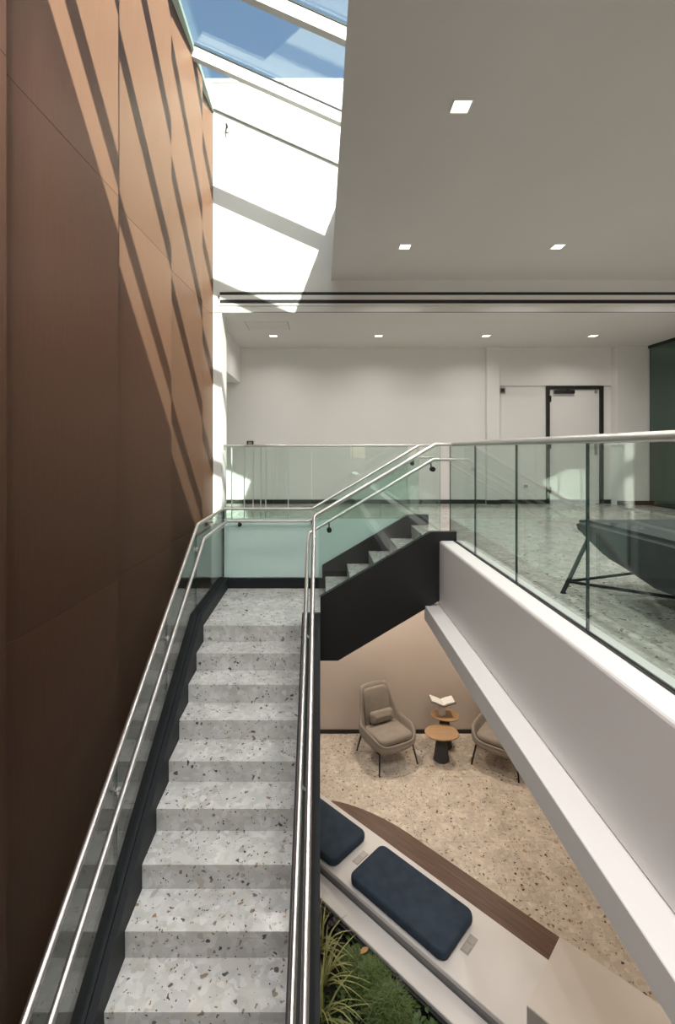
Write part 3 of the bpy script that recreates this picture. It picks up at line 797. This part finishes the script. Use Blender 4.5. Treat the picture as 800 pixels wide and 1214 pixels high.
# ---- cushions and outlets on the bench
def cushion(u0, u1, label):
    c = uv((u0 + u1) / 2, 3.665)
    bm = BM(); soft_slab(bm, (u1 - u0) / 2, .265, .075, .085, .03, .008)
    o = obj('bench_cushion', bm, M['navy'], None, True, world=False)
    o.location = (c[0], c[1], ZBT + EYE + .0005); o.rotation_euler = (0, 0, -pi / 4)
    tag(o, label, 'cushion', 'navy cushions on the marble bench'); return o
cushion(-4.26, -3.22, 'dark navy bench cushion at the left end, partly hidden by the stair')
cushion(-3.03, -1.99, 'navy bench cushion lying whole in the middle of the marble bench')
for u, lb in ((-3.125, 'flush metal outlet plate on the bench between the two navy cushions'), (-1.93, 'flush metal outlet plate on the bench right of the navy cushions')):
    c = uv(u, 3.70); r = empty('outlet_plate', c[0], c[1], ZBT, -pi / 4); tag(r, lb, 'outlet', 'outlet plates in the bench')
    bm = BM(); box(bm, -.035, .035, -.09, .09, .0005, .004, .001, 1); obj('plate', bm, M['plate'], r, world=False)
    for s in (-1, 1):
        bm = BM(); box(bm, -.027, .027, s * .043 - .034, s * .043 + .034, .0042, .006); obj('lid', bm, M['plate'], r, world=False)
# ---- cream block at the end of the bench
bm = BM(); prism(bm, uvpoly([(-1.32, 3.36), (.3, 3.36), (.3, 4.03), (-1.32, 4.03)]), 'z', ZBT + .001, ZLOW + .73)
bmesh.ops.bevel(bm, geom=bm.edges[:], offset=.004, segments=2, affect='EDGES')
pz = empty('stone_block', *uv(-.5, 3.7), ZBT); tag(pz, 'large plain cream stone block at the right end of the marble bench', 'block'); obj('slab_body', bm, M['cream'], pz)
bm = BM(); prism(bm, uvpoly([(-.995, 3.40), (.28, 3.40), (.28, 4.0), (-.995, 4.0)]), 'z', ZLOW, ZBT); obj('plinth', bm, M['grey'], pz)

# ---- planter: white kerb, soil, plants
ZK, ZSOIL = -4.28, -4.40
pl = empty('planter', *uv(-2.4, 3.0), ZLOW); tag(pl, 'planting bed with a white stone kerb beside the stair foot', 'planter')
bm = BM(); prism(bm, uvpoly([(-4.9, 3.18), (-.9, 3.18), (-.9, 3.371), (-4.9, 3.371)]), 'z', ZLOW, ZK); bmesh.ops.bevel(bm, geom=bm.edges[:], offset=.004, segments=2, affect='EDGES'); obj('kerb', bm, M['marble'], pl)
bm = BM(); prism(bm, uvpoly([(-4.9, 3.15), (-.9, 3.15), (-.9, 3.179), (-4.9, 3.179)]), 'z', ZLOW, ZK - .03); obj('kerb_lining', bm, M['black'], pl)
bm = BM()
NX = 26
vs = {}
c45 = lambda x, d: (x + d) * .7071
for i in range(NX + 1):
    for j in range(NX + 1):
        x = .002 + 1.9 * i / NX; d = 1.6 + 2.9 * j / NX
        if c45(x, d) < 3.15 + .08:
            f = (3.148 / c45(x, d)) if c45(x, d) > 3.148 else 1
            vs[i, j] = bm.verts.new((max(x * f, .002), d * f, ZSOIL + random.uniform(-.02, .02)))
for i in range(NX):
    for j in range(NX):
        q = [(i, j), (i + 1, j), (i + 1, j + 1), (i, j + 1)]
        if all(k in vs for k in q): bm.faces.new([vs[k] for k in q])
obj('soil', bm, M['soil'], pl, True)

def gpt(px, py, z=ZSOIL):      # design-time lookup of a spot on the soil
    d = -z * 560 / (py - 532); return (px - 380) / 560 * d, d
def blade(bm, base, ang, L_, up, wd, curl, n=6):
    P = []
    for k in range(n + 1):
        t = k / n
        P.append(Vector((base[0] + cos(ang) * L_ * t * (.55 + .45 * t), base[1] + sin(ang) * L_ * t * (.55 + .45 * t), base[2] + up * sin(t * pi * curl))))
    side = Vector((-sin(ang), cos(ang), 0))
    row = []
    for k, p in enumerate(P):
        t = k / n; ww = wd * (1 - t ** 2.2) * (.5 + .5 * min(1, t * 5)) + .0006
        row.append((bm.verts.new(p + side * ww), bm.verts.new(p + Vector((0, 0, -.25 * ww))), bm.verts.new(p - side * ww)))
    for a, b in zip(row, row[1:]):
        bm.faces.new((a[0], a[1], b[1], b[0])); bm.faces.new((a[1], a[2], b[2], b[1]))
    return bm
def grass(px, py, label, n=30, s=1.0):
    x, d = gpt(px, py); r = empty('grass_plant', x, d, ZSOIL); tag(r, label, 'plant', 'variegated grass plants in the planter')
    for k in range(n):
        a = random.uniform(-1.3, 1.5) if k % 5 else random.uniform(0, 6.28)
        bm = BM(); blade(bm, (random.uniform(-.03, .03), random.uniform(-.03, .03), 0), a, s * random.uniform(.22, .46), s * random.uniform(.10, .26), random.uniform(.005, .0085), random.uniform(.55, .85))
        obj('blade', bm, M['leaf_blade'], r, True, world=False)
grass(378, 1128, 'variegated grass plant highest up beside the stair stringer', 17, .9)
grass(382, 1168, 'variegated grass plant in the middle beside the stair stringer', 20, 1.0)
grass(380, 1212, 'variegated grass plant lowest at the bottom edge beside the stair stringer', 17, 1.0)
def leafy(name, px, py, label, m, n, R, h, ls, cat='plant', group=None, seed=1):
    rnd = random.Random(seed)
    x, d = gpt(px, py); r = empty(name, x, d, ZSOIL); tag(r, label, cat, group)
    for k in range(5):
        bm = BM(); a = k * 1.257 + rnd.uniform(-.3, .3)
        tube(bm, [(0, 0, 0), (cos(a) * R * .4, sin(a) * R * .4, h * .6), (cos(a) * R * .75, sin(a) * R * .75, h * .8)], [.006, .004, .002], 6); obj('stem', bm, m, r, True, world=False)
    for k in range(n):
        a = rnd.uniform(0, 6.28); q = math.sqrt(rnd.random()) * R; l = ls * rnd.uniform(.6, 1.2)
        bm = BM()
        o = [(0, 0), (.28, .3), (.62, .34), (.88, .16), (1, 0), (.88, -.16), (.62, -.34), (.28, -.3)]
        V = [bm.verts.new((l * p, l * w_, -.12 * l * p * p + (.08 * l if w_ else 0))) for p, w_ in o]; c = bm.verts.new((l * .5, 0, -.02 * l))
        for i in range(8): bm.faces.new((V[i], V[(i + 1) % 8], c))
        mx = Matrix.Translation((cos(a) * q, sin(a) * q, h * (1 - (q / R) ** 2 * .5) * rnd.uniform(.6, 1.05))) @ Matrix.Rotation(a + rnd.uniform(-.9, .9), 4, 'Z') @ Matrix.Rotation(rnd.uniform(-.2, .7), 4, 'Y') @ Matrix.Rotation(rnd.uniform(-.5, .5), 4, 'X')
        bmesh.ops.transform(bm, matrix=mx, verts=bm.verts[:]); obj('leaf', bm, m, r, True, world=False)
leafy('dark_leaf_plant', 398, 1096, 'blackish small leaved plant in the top corner of the planter', M['leaf_dark'], 80, .085, .12, .045, seed=3, group='dark leaved plants in the planter')
leafy('dark_leaf_plant', 466, 1178, 'blackish small leaved plant against the middle of the white kerb', M['leaf_dark'], 70, .08, .12, .04, seed=4, group='dark leaved plants in the planter')
leafy('ivy_plant', 425, 1128, 'low green leafy plant just under the tan dry leaf', M['leaf_ivy'], 80, .15, .10, .05, seed=5, group='low leafy plants in the planter')
leafy('ivy_plant', 505, 1200, 'low green leafy plant in the bottom right point of the planter', M['leaf_ivy'], 90, .16, .10, .05, seed=6, group='low leafy plants in the planter')
leafy('ivy_plant', 400, 1205, 'low green leafy plant behind the lowest grass at the bottom edge', M['leaf_ivy'], 80, .16, .07, .05, seed=8, group='low leafy plants in the planter')
def mossy(px, py, label, R, h, n, seed):
    rnd = random.Random(seed)
    x, d = gpt(px, py); r = empty('feathery_plant', x, d, ZSOIL); tag(r, label, 'plant', 'feathery green plants in the planter')
    bm = BM(); lathe(bm, [(R * .8, -.01), (R * .75, h * .3), (R * .45, h * .65), (R * .05, h * .8)], 18); obj('mound', bm, M['leaf_ivy'], r, True, world=False)
    for g in range(3):
        bm = BM()
        for k in range(n):
            a = rnd.uniform(0, 6.28); q = math.sqrt(rnd.random()) * R
            blade(bm, (cos(a) * q, sin(a) * q, h * (1 - (q / R) ** 2) * .7), rnd.uniform(0, 6.28), rnd.uniform(.04, .10), rnd.uniform(.02, .07), rnd.uniform(.0016, .0034), .6, 3)
        o = obj('fronds', bm, M['leaf_moss'], r, True, world=False); o['kind'] = 'stuff'
mossy(438, 1172, 'bright feathery green plant in the middle of the planter', .17, .15, 700, 11)
mossy(460, 1206, 'bright feathery green plant at the bottom edge of the planter', .18, .15, 800, 12)
mossy(420, 1150, 'small feathery green plant beneath the tan dry leaf', .10, .10, 350, 13)
x, d = gpt(427, 1131, ZSOIL + .13)
r = empty('dry_leaf', x, d, ZSOIL + .13, .6); tag(r, 'single tan dry leaf lying on the low green plants', 'leaf')
bm = BM(); o = [(0, 0), (.02, .018), (.05, .024), (.075, .012), (.09, 0), (.075, -.012), (.05, -.024), (.02, -.018)]
V = [bm.verts.new((p, q, .008 if q else 0)) for p, q in o]; c = bm.verts.new((.045, 0, 0))
for i in range(8): bm.faces.new((V[i], V[(i + 1) % 8], c))
obj('blade', bm, M['leaf_tan'], r, True, world=False)
bm = BM(); tube(bm, [(0, 0, 0), (-.03, .004, -.01)], .0015, 6); obj('stalk', bm, M['leaf_tan'], r, True, world=False)
